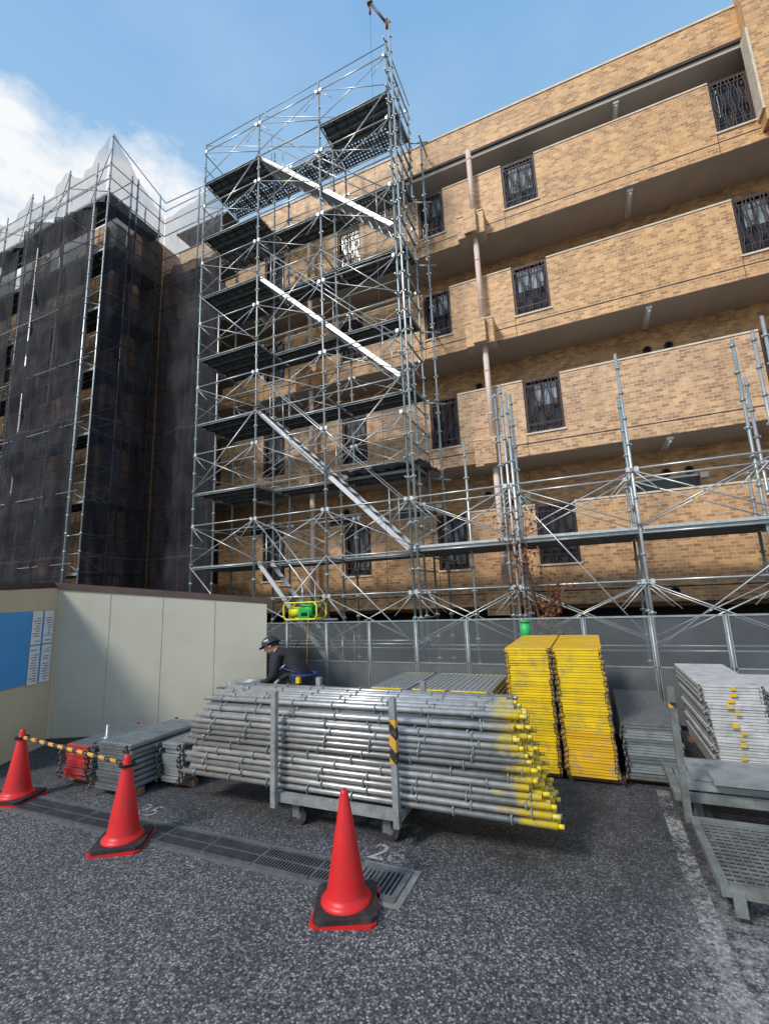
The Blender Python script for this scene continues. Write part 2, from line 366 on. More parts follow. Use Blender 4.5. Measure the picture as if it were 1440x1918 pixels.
# ------------------------------------------------------------ perforated deck material
mt,nt,p,o=newmat("perforated_deck"); s=xyz(nt)
fx=mth(nt,'SUBTRACT',mth(nt,'FRACT',mth(nt,'MULTIPLY',s[0],11)),.5); fy=mth(nt,'SUBTRACT',mth(nt,'FRACT',mth(nt,'MULTIPLY',s[1],11)),.5)
d=mth(nt,'SQRT',mth(nt,'ADD',mth(nt,'MULTIPLY',fx,fx),mth(nt,'MULTIPLY',fy,fy))); k=mth(nt,'GREATER_THAN',d,.24)
tr=nt.nodes.new("ShaderNodeBsdfTransparent"); mx=nt.nodes.new("ShaderNodeMixShader")
nt.links.new(k,mx.inputs[0]); nt.links.new(tr.outputs[0],mx.inputs[1]); nt.links.new(p.outputs[0],mx.inputs[2]); nt.links.new(mx.outputs[0],o.inputs[0])
p.inputs["Base Color"].default_value=(.22,.23,.24,1); p.inputs["Metallic"].default_value=.3; p.inputs["Roughness"].default_value=.5
perf=mt
def deck(mb,x0,x1,y0,y1,z,mt=None):
    w=(y1-y0-.04)/2
    for j in range(2):
        a=y0+.01+j*(w+.02); b=a+w
        if mt is perf: mb.face([(x0+.03,a,z),(x1-.03,a,z),(x1-.03,b,z),(x0+.03,b,z)],perf)
        else: mb.box(x0+.03,x1-.03,a+.001,b-.001,z-.002,z+.006,deckm)
        mb.box(x0+.03,x1-.03,a,a+.014,z-.065,z-.003,galv2); mb.box(x0+.03,x1-.03,b-.014,b,z-.065,z-.003,galvdk)
        if mt is not perf: mb.box(x0+.03,x1-.03,(a+b)/2-.01,(a+b)/2+.01,z-.045,z-.003,ribm)
        n=6
        for i in range(n+1):
            xx=x0+.04+(x1-x0-.1)*i/n; mb.box(xx,xx+.025,a+.015,b-.015,z-.040,z-.004,ribm)
        for xx in (x0+.0,x1-.05):
            mb.box(xx,xx+.05,a+.02,a+.06,z-.05,z+.015,galvdk); mb.box(xx,xx+.05,b-.06,b-.02,z-.05,z+.015,galvdk)
blueg=M("post_coating",(.30,.38,.41),.4,.4,.15,5)
def post(mb,x,y,z0,z1,mt=None,r=.0243):
    mt=mt or random.choice((galv,galv2,blueg))
    x1=x+U(-.01,.01)
    mb.cyl((x,y,z0),(x1,y,z1),r,mt,8)
    z=z0+.2
    while z<z1-.05:
        mb.cyl((x,y,z),(x,y,z+.045),.034,galv2,6)
        mb.box(x-.048,x+.048,y-.010,y+.010,z+.005,z+.035,galv2)
        z+=.43125
    mb.cyl((x,y,z0),(x,y,z0+.01),.07,galv2,4)
def rail(mb,p0,p1,mt=None,r=.0155): mb.cyl(p0,p1,r,mt or (galv if R()<.5 else galv2),6)
def xbrace(mb,x0,x1,y,z,hh=.95,fine=1.0):
    rail(mb,(x0,y,z+hh),(x1,y,z+hh),galv,.017*fine)
    rail(mb,(x0,y,z+.08),(x1-.0,y,z+hh-.03),galv,.0115*fine); rail(mb,(x0,y-.02,z+hh-.03),(x1,y-.02,z+.08),galv,.0115*fine)
    for xx in (x0+.03,x1-.09): mb.box(xx,xx+.06,y-.026,y+.012,z+hh-.045,z+hh+.025,alu)
    rail(mb,(x0,y-.01,z+hh-.02),(x0+.38,y-.01,z+hh-.42),alu,.008); rail(mb,(x1,y-.01,z+hh-.02),(x1-.38,y-.01,z+hh-.42),alu,.008)
    if R()<.3: mb.box((x0+x1)/2-.02,(x0+x1)/2+.02,y-.035,y-.022,z+hh*.5,z+hh*.5+.04,yell)
LV=[1.025+1.725*i for i in range(8)]
TX=[-8.3,-6.5,-4.7,-2.9]; TY=[7.9,8.55,9.2]
tw=MB()
for i,x in enumerate(TX):
    for j,y in enumerate(TY):
        post(tw,x,y,0,14.35+(.15 if i==3 else 0) - (.0 if j==0 else .5))
post(tw,-2.78,7.86,0,15.0,galv); post(tw,-2.62,9.25,0,13.0)
for li,z in enumerate(LV):
    for i in range(3):
        x0,x1=TX[i],TX[i+1]
        for j,y in enumerate(TY):
            rail(tw,(x0,y,z-.03),(x1,y,z-.03))
            if j==0: xbrace(tw,x0,x1,y-.03,z,fine=.9)
            elif j==2 and li>0: xbrace(tw,x0,x1,y+.03,z,fine=.7)
            elif j==1 and li>0:
                rail(tw,(x0,y,z+.9),(x1,y,z+.9),galv2,.013)
        if li>0:
            deck(tw,x0,x1,TY[1],TY[2],z,perf if (li==7 or (li==6 and i!=1)) else None)
            if i==0 or (li==7 and i==2): deck(tw,x0,x1,TY[0],TY[1],z)
    for x in TX:
        for a,b in ((0,1),(1,2)):
            rail(tw,(x,TY[a],z-.05),(x,TY[b],z-.05),galv2,.02)
            if x in (TX[0],TX[-1]):
                rail(tw,(x,TY[a],z+.45),(x,TY[b],z+.45)); rail(tw,(x,TY[a],z+.9),(x,TY[b],z+.9))
    for q in (.0,.45,.9,1.35):
        rail(tw,(TX[-1]-.02,7.78,z+q),(TX[-1]-.02,9.45,z+q),galv2)
    if li>0:
        tw.cyl((TX[-1]+.02,9.2,z-.1),(TX[-1]+.45,9.3,z-.18),.02,galv2,6)
        tw.cyl((TX[-1]+.3,9.05,z-.14),(TX[-1]+.3,9.7,z-.14),.02,galv2,6)
for i in range(3):
    for li in range(0,7,2):
        a,b=(TX[i],TX[i+1]) if (i+li//2)%2 else (TX[i+1],TX[i])
        rail(tw,(a,7.86,LV[li]),(b,7.86,LV[li]+1.725),galv,.014)
        rail(tw,(b,9.24,LV[li]+1.7),(a,9.24,LV[li]+3.4),galv2,.014)
rail(tw,(TX[0],7.9,14.3),(TX[3],7.9,14.4),galv2,.012); rail(tw,(TX[0],7.9,14.3),(TX[2],9.2,13.8),galv,.01)
rail(tw,(TX[1],7.9,14.3),(TX[3],9.2,13.8),galv,.01)
dv=M("davit_steel",(.11,.11,.12),.5,.4); dr=M("davit_red",(.28,.05,.04),.6)
tw.cyl((-2.85,7.86,14.9),(-3.2,7.75,15.6),.03,dv,8); tw.box(-3.26,-3.14,7.7,7.8,15.55,15.66,dv)
tw.cyl((-3.2,7.75,15.55),(-3.2,7.75,15.2),.008,dv,5); tw.cyl((-3.2,7.75,15.42),(-3.2,7.75,15.25),.028,dr,8)
tw.cyl((-2.84,7.86,14.75),(-2.84,7.86,15.0),.038,dr,8)
tw.cyl((-3.2,7.75,15.2),(-3.35,7.75,2.0),.004,dv,4)
def stair(mb,xa,za,xb,zb,mt,tread,y0=7.96,y1=8.44,hgt=.09):
    for y in (y0,y1): mb.beam((xa,y,za),(xb,y,zb),.03,hgt,mt)
    n=int(abs(za-zb)/.22)
    for i in range(n):
        t=(i+.5)/n; x=xa+(xb-xa)*t; z=za+(zb-za)*t
        mb.box(x-.06,x+.06,y0+.02,y1-.02,z-.012,z+.012,tread)
    for y in (y0,y1):
        mb.cyl((xa,y,za+.85),(xb,y,zb+.85),.015,galv,6)
        for t in (.1,.5,.9): mb.cyl((xa+(xb-xa)*t,y,za+(zb-za)*t),(xa+(xb-xa)*t,y,za+(zb-za)*t+.85),.012,galv,6)
stairm=M("stair_tread",(.38,.40,.42),.5,.3,.2,8)
for k in (1,3,5): stair(tw,-6.5,LV[k+2],-2.98,LV[k]+.02,alu,stairm)
stair(tw,-6.45,LV[1],-4.2,.1,alu,galvdk)
tw.build("scaffold_tower")
sr=MB(); SX=[-2.9,-1.08,.8,2.6,4.4,6.2]
for i,x in enumerate(SX[1:]):
    post(sr,x,7.9,0,5.55+.1*(i%2),galv); post(sr,x+.02,8.55,0,5.1); post(sr,x,9.2,0,3.7)
    for a in (LV[0],LV[1],LV[1]+.9,LV[1]+.45): rail(sr,(x,7.9,a-.04),(x,8.55,a-.04),galv2,.02)
    rail(sr,(x,8.55,LV[1]-.04),(x,9.2,LV[1]-.04),galv2,.02)
post(sr,-.98,7.82,0,5.35,galv); post(sr,-1.2,8.0,0,5.45,galv2); post(sr,2.72,7.82,0,5.7,galv); post(sr,-.98,8.5,0,5.6)
post(sr,-1.95,8.55,0,4.9); post(sr,2.35,7.95,0,5.5)
for i in range(5):
    x0,x1=SX[i],SX[i+1]
    for y,o_ in ((7.9,-.03),(8.55,.03)):
        xbrace(sr,x0,x1,y+o_,LV[0]-.02,.98); xbrace(sr,x0,x1,y+o_,LV[1],.95)
        rail(sr,(x0,y,LV[1]-.05),(x1,y,LV[1]-.05)); rail(sr,(x0,y,LV[0]-.05),(x1,y,LV[0]-.05))
    deck(sr,x0,x1,7.9,8.55,LV[1]); deck(sr,x0,x1,8.57,9.2,LV[1])
    sr.box(x0+.04,x1-.04,7.868,7.878,LV[1]+.0,LV[1]+.045,galv)
rail(sr,(-1.08,7.86,LV[1]+.9),(.8,7.86,LV[0]),galv,.013); rail(sr,(.8,7.84,LV[0]),(4.4,7.84,LV[1]+.95),galv,.013)
sr.build("scaffold")
# ------------------------------------------------------------ wing scaffold + net
wsb=MB(); CX=-10.8; NX=[CX-1.8*i for i in range(9)]
for i,x in enumerate(NX):
    post(wsb,x,6.95,0,14.6+(.35 if i==0 else 0)); post(wsb,x,7.6,0,14.2)
    if i<7: post(wsb,x-.9 if i else x-.32,6.80,0,14.0,galv)
post(wsb,CX,8.55,0,14.4); post(wsb,CX-.65,8.55,0,14.2)
post(wsb,-9.4,8.75,0,14.2); post(wsb,CX+.06,7.75,0,14.2,galv2)
for li,z in enumerate(LV):
    for i in range(8):
        deck(wsb,NX[i+1],NX[i],6.95,7.6,z)
        for y in (6.97,7.6):
            rail(wsb,(NX[i+1],y,z+.9),(NX[i],y,z+.9)); rail(wsb,(NX[i+1],y,z+.45),(NX[i],y,z+.45))
            rail(wsb,(NX[i+1],y,z+(.0 if i%2 else .9)),(NX[i],y,z+(.9 if i%2 else 0)),galv,.014)
    for q in (0,.45,.9):
        rail(wsb,(CX,6.95,z+q),(CX,8.75,z+q)); rail(wsb,(CX,8.75,z+q),(-8.4,8.75,z+q))
    rail(wsb,(CX,6.78,z+.2),(-24.9,6.78,z+.2),galv2,.010)
    wsb.box(CX-.6,CX-.05,7.61,8.7,z-.03,z,galvdk)
    wsb.box(-10.4,-8.4,8.85,9.4,z-.03,z,galvdk)
for a,b in zip(NX[:-1],NX[1:]): rail(wsb,(a,6.95,14.55),(b,7.6,14.15),galv2,.012)
rail(wsb,(CX,6.95,14.9),(CX,8.75,14.3)); rail(wsb,(CX,8.75,14.3),(-8.3,8.75,14.2))
wsb.build("scaffold_of_wing")
def netmat(name,alpha,col,lo=.85):
    mt,nt,p,o=newmat(name); p.inputs["Roughness"].default_value=.75; p.inputs["Specular IOR Level"].default_value=.2
    s=xyz(nt); cb=nt.nodes.new("ShaderNodeCombineXYZ"); nt.links.new(mth(nt,'MULTIPLY',mth(nt,'ADD',s[0],s[1]),2.2),cb.inputs[0]); nt.links.new(mth(nt,'MULTIPLY',s[2],.9),cb.inputs[2])
    f=noise(nt,1.6,6,.65,cb.outputs[0]); c=ramp(nt,f,[(.3,tuple(k*.5 for k in col)),(.72,tuple(k*1.7 for k in col))])
    # sewn seams every half bay / lift
    sx_=mth(nt,'LESS_THAN',mth(nt,'FRACT',mth(nt,'MULTIPLY',mth(nt,'ADD',s[0],s[1]),1.111)),.03); sz_=mth(nt,'LESS_THAN',mth(nt,'FRACT',mth(nt,'DIVIDE',mth(nt,'ADD',s[2],.35),3.45)),.014)
    sem=mth(nt,'MAXIMUM',sx_,sz_); c=mixc(nt,mth(nt,'MULTIPLY',sem,.5),c,(.07,.072,.085)); nt.links.new(c,p.inputs["Base Color"])
    a=mth(nt,'MULTIPLY',ramp(nt,f,[(.25,lo),(.6,1.0)]),alpha)
    tr=nt.nodes.new("ShaderNodeBsdfTransparent"); mx=nt.nodes.new("ShaderNodeMixShader")
    nt.links.new(a,mx.inputs[0]); nt.links.new(tr.outputs[0],mx.inputs[1]); nt.links.new(p.outputs[0],mx.inputs[2]); nt.links.new(mx.outputs[0],o.inputs[0])
    return mt
netd=netmat("black_net",.86,(.018,.019,.026),.93); netl=netmat("thin_net",.45,(.17,.175,.19),.6); netm=netmat("worn_net",.76,(.018,.019,.026),.88)
nb=MB()
def netpanel(p0,p1,z0,z1,mt,sag=0,amp=.16,z1b=None):
    p0=Vector(p0);p1=Vector(p1);d=(p1-p0);nrm_=Vector((d.y,-d.x,0)).normalized(); sd_=R()*100; z1b=z1 if z1b is None else z1b
    def fn(u,v):
        q=p0+d*u; zt=z1+(z1b-z1)*u-sag*math.sin(u*math.pi); z=z0+(zt-z0)*v
        e=math.sin(u*math.pi)
        b=e*.05+amp*(mnoise.noise(Vector((u*3.2*d.length/1.8+sd_,z*.45,0)))*1.1+.7*mnoise.noise(Vector((u*8+sd_+z*1.1,z*.9,3)))+.35*mnoise.noise(Vector((u*16+sd_-z*1.6,z*1.8,9))))*min(1,e*2+.15)
        b+=.09*abs(math.sin(z*math.pi/1.725))*e
        return (q.x+nrm_.x*b,q.y+nrm_.y*b,z)
    nb.grid(fn,26,int((z1-z0)*8)+2,mt)
for i in range(8):
    xa,xb_=NX[i+1],NX[i]-(.32 if i==0 else .02)
    if i in (2,4): xb_-=.22
    zt=12.7+.3*(i%2)
    netpanel((xa,6.88,0),(xb_,6.88,0),.1,zt,netm if i in (3,4,5) else netd)
    netpanel((xa,6.88,0),(NX[i]-.02,6.88,0),zt,14.5,netl,.75,.12,14.9 if i==0 else 14.5)
netpanel((CX+.1,6.9,0),(CX+.1,8.66,0),.1,12.6,netd); netpanel((CX+.1,6.9,0),(CX+.1,8.66,0),12.6,14.9,netl,.3,.12,13.6)
netpanel((CX+.13,8.68,0),(-8.42,8.68,0),.1,11.6,netd); netpanel((CX+.13,8.68,0),(-8.42,8.68,0),11.6,13.6,netl,.2,.12,14.2)
nb.build("safety_net")
tp=MB(); tarp=M("grey_tarp",(.12,.14,.17),.6,0,.4,4)
def fn(u,v):
    x=-4.6+1.9*u; y=8.2+1.1*v
    return (x,y,LV[2]-.02+.12*abs(mnoise.noise(Vector((u*5,v*4,2))))+.06*mnoise.noise(Vector((u*14,v*9,5)))+.05)
tp.grid(fn,36,14,tarp); tp.build("crumpled_net")
# ------------------------------------------------------------ fence
mt,nt,p,o=newmat("fence_mesh"); p.inputs["Base Color"].default_value=(.18,.20,.22,1); p.inputs["Roughness"].default_value=.6
tr=nt.nodes.new("ShaderNodeBsdfTransparent"); mx=nt.nodes.new("ShaderNodeMixShader"); 
a=ramp(nt,noise(nt,1.5,5,.6),[(.3,.36),(.7,.54)]); nt.links.new(a,mx.inputs[0])
nt.links.new(tr.outputs[0],mx.inputs[1]); nt.links.new(p.outputs[0],mx.inputs[2]); nt.links.new(mx.outputs[0],o.inputs[0]); fmesh=mt
fsheet=M("fence_sheet",(.13,.14,.15),.6,.1,.2,3)
fb=MB(); FX=-6.2; FY=7.45; FS=.865
for i in range(17):
    x0=FX+FS*i; x1=x0+FS
    fb.cyl((x0,FY,0),(x0,FY,1.5),.018,galv2,6)
    fb.box(x0+.02,x1-.02,FY-.012,FY+.012,1.475,1.5,galv2); fb.box(x0+.02,x1-.02,FY-.012,FY+.012,.80,.82,galv2)
    fb.box(x0+.02,x0+.035,FY-.012,FY+.012,.08,1.474,galv2); fb.box(x1-.035,x1-.02,FY-.012,FY+.012,.08,1.474,galv2)
    fb.face([(x0+.035,FY,.82),(x1-.035,FY,.82),(x1-.035,FY,1.475),(x0+.035,FY,1.475)],fmesh)
    fb.box(x0+.035,x1-.035,FY-.004,FY+.004,.08,.80,fsheet)
fb.build("mesh_fence")
gbk=MB(); gbk.cyl((-.92,7.1,1.2),(-.92,7.1,1.46),.075,green,14,.07); gbk.cyl((-.92,7.1,1.46),(-.92,7.1,1.48),.085,green,14); gbk.cyl((-.92,7.1,0),(-.92,7.1,1.2),.05,green,12)
gbk.build("green_pipe_cover")
wi=MB(); X0,Y0,Z0=-5.06,7.66,1.55
yf=M("winch_yellow",(.78,.75,.04),.45); gm=M("winch_green",(.03,.45,.08),.45)
for dy in (-.17,.17):
    pts=[(X0-.34,Y0+dy,Z0),(X0+.32,Y0+dy,Z0),(X0+.36,Y0+dy,Z0+.06),(X0+.36,Y0+dy,Z0+.25),(X0+.30,Y0+dy,Z0+.31),(X0-.32,Y0+dy,Z0+.31),(X0-.38,Y0+dy,Z0+.25),(X0-.38,Y0+dy,Z0+.06),(X0-.34,Y0+dy,Z0)]; wi.poly(pts,.018,yf,6)
for xx in (-.34,.32):
    for zz in (0,.31): wi.cyl((X0+xx,Y0-.17,Z0+zz),(X0+xx,Y0+.17,Z0+zz),.017,yf,6)
wi.cyl((X0-.04,Y0,Z0+.15),(X0+.22,Y0,Z0+.15),.125,gm,14); wi.box(X0-.08,X0+.16,Y0-.12,Y0+.12,Z0+.02,Z0+.2,gm); wi.cyl((X0-.28,Y0,Z0+.13),(X0-.08,Y0,Z0+.13),.10,yf,14); wi.cyl((X0-.3,Y0,Z0+.13),(X0-.28,Y0,Z0+.13),.12,yf,14); wi.cyl((X0+.22,Y0,Z0+.15),(X0+.27,Y0,Z0+.15),.08,rubber,12)
wi.box(X0-.02,X0+.12,Y0-.128,Y0-.121,Z0+.06,Z0+.12,black); wi.cyl((X0-.40,Y0,Z0-.03),(X0+.6,Y0+.2,Z0-.03),.02,galv,8)
wi.cyl((X0+.18,Y0-.3,.0),(X0+.18,Y0-.18,Z0),.013,M("ochre_pole",(.42,.28,.05),.6),6)
wi.poly([(X0+.1,Y0-.1,Z0),(X0-.05,Y0-.25,Z0-.5),(X0-.02,Y0-.3,Z0-1.0),(X0+.05,Y0-.35,.05)],.006,black,5)
wi.build("electric_winch")
# ------------------------------------------------------------ shed
sh=empty("site_shed"); sb=MB()
C=Vector((-7.44,4.52,0)); e1=Vector((.75,.36,0)).normalized(); e2=Vector((.36,-.75,0)).normalized()
Lg=3.16
B=C+e1*Lg; hC,hR=2.24,1.87
E=C+e2*1.6
Q=[E,C,B,B+Vector((-.75,.65,0)).normalized()*1.0,Vector((-9.6,6.2,0)),Vector((-9.4,3.0,0))]
hs=[2.16,hC,hR,hR,2.0,2.1]
n=len(Q)
for i in range(5):
    a,b=Q[i],Q[(i+1)%n]
    sb.face([a,b,b+Vector((0,0,hs[(i+1)%n])),a+Vector((0,0,hs[i]))],cream2 if i==0 else cream)
sb.face([Q[5],Q[0],Q[0]+Vector((0,0,hs[0])),Q[5]+Vector((0,0,hs[5]))],cream2)
ctr=sum(Q,Vector())/n
top=[]; bot=[]
for q,h in zip(Q,hs):
    o_=(q-ctr).normalized()*.07; bot.append(q+o_+Vector((0,0,h-.005))); top.append(q+o_+Vector((0,0,h+.085)))
sb.face(top,brown); sb.face(bot[::-1],brown)
for i in range(n):
    j=(i+1)%n; sb.face([bot[i],bot[j],top[j],top[i]],brown)
nr=Vector((e1.y,-e1.x,0))
for k in range(1,4):
    q=C+e1*(Lg*k/4)+nr*.003; hh=hC+(hR-hC)*k/4
    sb.beam(q+Vector((0,0,.05)),q+Vector((0,0,hh-.02)),.008,.004,seam,up=nr)
sb.beam(C+nr*.004+e1*.02,C+nr*.004+e1*.02+Vector((0,0,hC-.02)),.035,.01,cream2,up=nr)
sb.beam(C+nr*.004+Vector((0,0,.04)),B+nr*.004+Vector((0,0,.04)),.02,.08,brown)
sb.build("body",sh)
nf=Vector((-.75,-.36,0)).normalized()
if nf.dot(-C)<0: nf=-nf
bb=MB()
def onwall(u,z,off): return C+e2*u+nf*off+Vector((0,0,z))
def wallrect(u0,u1,z0,z1,off,mt): bb.face([onwall(u0,z0,off),onwall(u1,z0,off),onwall(u1,z1,off),onwall(u0,z1,off)],mt)
wallrect(.07,1.5,.92,1.90,.012,bluep)
for u0 in (.09,.33):
    wallrect(u0,u0+.20,.90,1.42,.018,paper); wallrect(u0,u0+.20,1.44,1.90,.018,paper)
    for zz in [0.94+.035*i for i in range(13)]+[1.48+.035*i for i in range(11)]:
        if R()<.85:
            a_=u0+.02+R()*.03; b_=u0+.18-R()*.07; wallrect(a_,b_,zz,zz+.009,.021,ink)
bb.build("notice_board",sh)
# ------------------------------------------------------------ cones
def cone(x,y,rot,h=.68):
    cb=MB(); V=Matrix.Rotation(rot,3,'Z'); loc=Vector((x,y,0))
    def b(V,x0,x1,y0,y1,z0,z1,mt,ch=.05):
        pts=[]
        for z in (z0,z1):
            for (px,py) in ((x0+ch,y0),(x1-ch,y0),(x1,y0+ch),(x1,y1-ch),(x1-ch,y1),(x0+ch,y1),(x0,y1-ch),(x0,y0+ch)):
                pts.append(loc+V@Vector((px,py,z)))
        for i in range(8):
            j=(i+1)%8; cb.face([pts[i],pts[j],pts[8+j],pts[8+i]],mt)
        cb.face(pts[8:],mt); cb.face(pts[:8][::-1],mt)
    b(V,-.20,.20,-.20,.20,0,.018,cone_m,.03)
    b(Matrix.Rotation(rot+.09,3,'Z'),-.192,.192,-.192,.192,.020,.046,rubber,.035)
    prof=[(.160,.048),(.158,.060),(.146,.072),(.131,.080),(.124,.10),(.112,.16),(.026,h-.02),(.020,h-.004),(.008,h)]
    def fn(u,v):
        k=v*(len(prof)-1); i=min(int(k),len(prof)-2); t=k-i
        r=prof[i][0]*(1-t)+prof[i+1][0]*t; z=prof[i][1]*(1-t)+prof[i+1][1]*t; g=2*math.pi*u
        return (x+r*math.cos(g),y+r*math.sin(g),z)
    cb.grid(fn,32,len(prof)-1,cone_m)
    return cb.build("traffic_cone")
cone(-1.61,2.87,.35); cone(-3.73,2.94,.5); cone(-5.65,3.19,.2)
mt,nt,p,o=newmat("yellow_black_stripe"); s=xyz(nt)
k=mth(nt,'GREATER_THAN',mth(nt,'FRACT',mth(nt,'MULTIPLY',mth(nt,'ADD',s[0],s[2]),5.5)),.5)
c=mixc(nt,k,(.02,.02,.02),(.70,.36,.03)); c=mixc(nt,ramp(nt,noise(nt,25,6,.7),[(.52,0),(.62,.6)]),c,(.3,.28,.25)); nt.links.new(c,p.inputs["Base Color"]); p.inputs["Roughness"].default_value=.6; strp=mt
br=MB(); a_=Vector((-5.65,3.19,.60)); b_=Vector((-3.73,2.94,.60)); d_=(b_-a_).normalized()
br.cyl(a_+d_*.06,b_-d_*.06,.018,strp,10)
for q in (a_,b_): br.torus(q,.055,.012,black,'Z',14,6)
br.build("cone_bar")
# ------------------------------------------------------------ plank stacks
def hook(mb,x,y,z,sy):
    mb.torus((x,y-sy*.03,z),.024,.009,rust,'X',7,5,math.radians(20),math.radians(290))
def stack(name,x0,x1,y0,y1,z0,n,t,cf,body,jit=.012,hooks=True,lean=0,mtop=None):
    mb=MB()
    for i in range(n):
        z=z0+i*t; jx=U(-jit,jit)+lean*i; jy=U(-jit,jit); cm_=cf(i); tl=U(-.002,.002)
        a,b=x0+jx,x1+jx; c_,d_=y0+jy,y1+jy
        mb.box(a,b,c_+.02,d_-.02,z+.004,z+t*.84,body)
        mb.box(a+.03,b-.03,c_,c_+.018,z+.001,z+t*.93+tl,cm_); mb.box(a+.03,b-.03,c_-.008,c_,z+t*.62,z+t*.86,cm_); mb.box(a+.01,b-.01,d_-.018,d_,z+.003,z+t*.84,cm_)
        mb.box(a-.003,a,c_+.05,d_-.05,z+t*.12,z+t*.30,galvdk); mb.box(b,b+.003,c_+.05,d_-.05,z+t*.12,z+t*.30,galvdk)
        if hooks:
            for xx in (a+.004,b-.004): hook(mb,xx,c_,z+t*.5,1)
            for xx in (a+.01,b-.01): hook(mb,xx,d_,z+t*.5,-1)
    if mtop:
        for k in range(int((x1-x0)/.06)):
            mb.box(x0+lean*n+.03+k*.06,x0+lean*n+.045+k*.06,y0+.05,y1-.05,z0+n*t-t*.16+.001,z0+n*t-t*.16+.007,galv2)
    for yy in (y0+.12,y1-.18): mb.box(x0-.05,x1+.05,yy,yy+.06,0,z0-.002,timber)
    return mb.build(name)
stack("yellow_plank_stack",-.415,.065,5.3,6.9,.07,23,.0535,lambda i: yell_o if i<8 else yell,yell_o,.009,lean=-.001)
stack("yellow_plank_stack",-.93,-.46,5.3,6.9,.07,23,.0535,lambda i:yell,yell_o,.009)
stack("steel_plank_stack",.13,.64,5.42,7.1,.06,10,.052,lambda i:galv2 if i%3 else galvdk,galvdk,.02)
stack("aluminium_plank_stack",.95,1.47,5.72,7.2,.05,15,.0575,lambda i:alub,alub,.014,lean=-.004)
stack("aluminium_plank_stack",1.56,2.06,5.72,7.2,.05,13,.0575,lambda i:alub,alub,.012)
ys=MB()
for i in range(15):
    if i in (4,9): continue
    xx=1.20-.004*i+U(-.03,.03); z=.05+i*.0575; ys.box(xx-U(.015,.04),xx+.02,5.685,5.695,z+.008,z+U(.03,.05),yell_o)
ys.build("paint_marks")
for xx0 in (-2.45,-1.95,-1.5):
    stack("steel_plank_stack",xx0,xx0+.44,5.0,6.1,.08,15,.054,(lambda i:yell if i>12 else galv2),galv,.01,mtop=True)
stack("steel_plank_stack",-4.98,-4.5,3.55,4.55,.07,8,.055,lambda i:galvdk,galv2,.02,mtop=True)
stack("red_plank_stack",-5.62,-5.2,3.62,4.5,.07,6,.058,lambda i:redp,galvdk,.02,mtop=True)
stack("steel_plank_stack",-4.42,-4.12,3.9,4.7,.07,7,.055,lambda i:galv2,galv2,.02,mtop=True)
jk=MB(); jk.cyl((-5.1,3.75,0),(-5.1,3.75,.62),.017,galv2,10); jk.box(-5.17,-5.03,3.68,3.82,0,.01,galv2); jk.cyl((-5.1,3.75,.45),(-5.1,3.75,.5),.035,galv2,8); jk.cyl((-5.2,3.75,.47),(-5.0,3.75,.47),.01,galv2,6)
jk.build("jack_base")
# ------------------------------------------------------------ pipe bundle on cart
pb=MB(); rowsN=13; colsN=11; rr=.0235; hollow=M("pipe_inside",(.02,.02,.022),.8)
for j in range(rowsN):
    rowoff=U(-.04,.04)
    for i in range(colsN):
        if j==rowsN-1 and i<3 : continue
        if j==rowsN-2 and i<1: continue
        y=3.68+i*.0575+U(-.008,.008); z=.30+j*.0535+U(-.004,.004)
        if i>4: z+= .012*(i-4)*(j/rowsN)
        xa=-3.84+U(-.05,.05)+rowoff+.008*j; xb=-.44-.017*j-.012*max(0,i-4)+U(-.05,.06)
        vis=(i<2 or j>=rowsN-3)
        g_=pipeA if R()<.62 else pipeB
        ns=10 if vis else 7
        dz=U(-.010,.010); dy_=U(-.006,.006)
        pb.cyl((xa,y,z),(xb,y+dy_,z+dz),rr,g_,ns,capm=hollow)
        if R()<.65:
            pb.cyl((xb,y+dy_,z+dz),(xb+U(.03,.065),y+dy_,z+dz),.0170,g_,8,capm=hollow)
        if vis:
            for q in range(8):
                xx=xa+.16+q*.43+(j%5)*.035+(i%3)*.02
                if xx<xb-.06:
                    pb.cyl((xx,y,z),(xx+.014,y,z),.031,galv2,8)
                    pb.torus((xx+.007,y,z),.035,.0065,galv2,'X',6,4,math.radians(100+U(-30,30)),math.radians(300))
pb.build("scaffold_pipe_bundle")
ct=MB(); cx0,cx1,cy0,cy1=-2.72,-1.52,3.60,4.36
cartp=M("cart_paint",(.32,.34,.35),.5,.3,.2,9,dirt=((.16,.13,.10),8,.6))
for y in (cy0,cy1-.05): ct.box(cx0,cx1,y,y+.05,.19,.262,cartp)
for x in (cx0,cx1-.06,(cx0+cx1)/2): ct.box(x+.001,x+.059,cy0+.05,cy1-.05,.192,.258,cartp)
for x in (cx0-.0,cx1-.05):
    for y in (cy0-.022,cy1-.03): ct.box(x,x+.048,y-.03,y+.02,.16,1.10,cartp)
ct.box(cx1-.0535,cx1+.0015,cy0-.0555,cy0-.0,.62,.94,strp)
for x in (cx0+.18,cx1-.16):
    for y in (cy0+.1,cy1-.1):
        ct.box(x-.05,x+.05,y-.05,y+.05,.175,.19,galvdk); ct.box(x-.035,x+.035,y-.03,y-.024,.06,.175,galvdk); ct.box(x-.035,x+.035,y+.024,y+.03,.06,.175,galvdk)
        ct.cyl((x+.02,y-.02,.075),(x+.02,y+.02,.075),.075,rubber,18); ct.cyl((x+.02,y-.024,.075),(x+.02,y+.024,.075),.03,galvdk,10)
ct.build("pipe_cart")
mc=MB(); x0,x1,y0,y1=.50,1.55,3.5,4.42
cartm=M("cart_steel",(.20,.22,.22),.6,.35,.3,9,dirt=((.12,.09,.07),8,.5))
for (a,b,c_,d_) in ((x0,x1,y0,y0+.05),(x0,x1,y1-.05,y1),(x0,x0+.05,y0+.05,y1-.05),(x1-.05,x1,y0+.05,y1-.05)): mc.box(a,b,c_,d_,.13,.18,cartm)
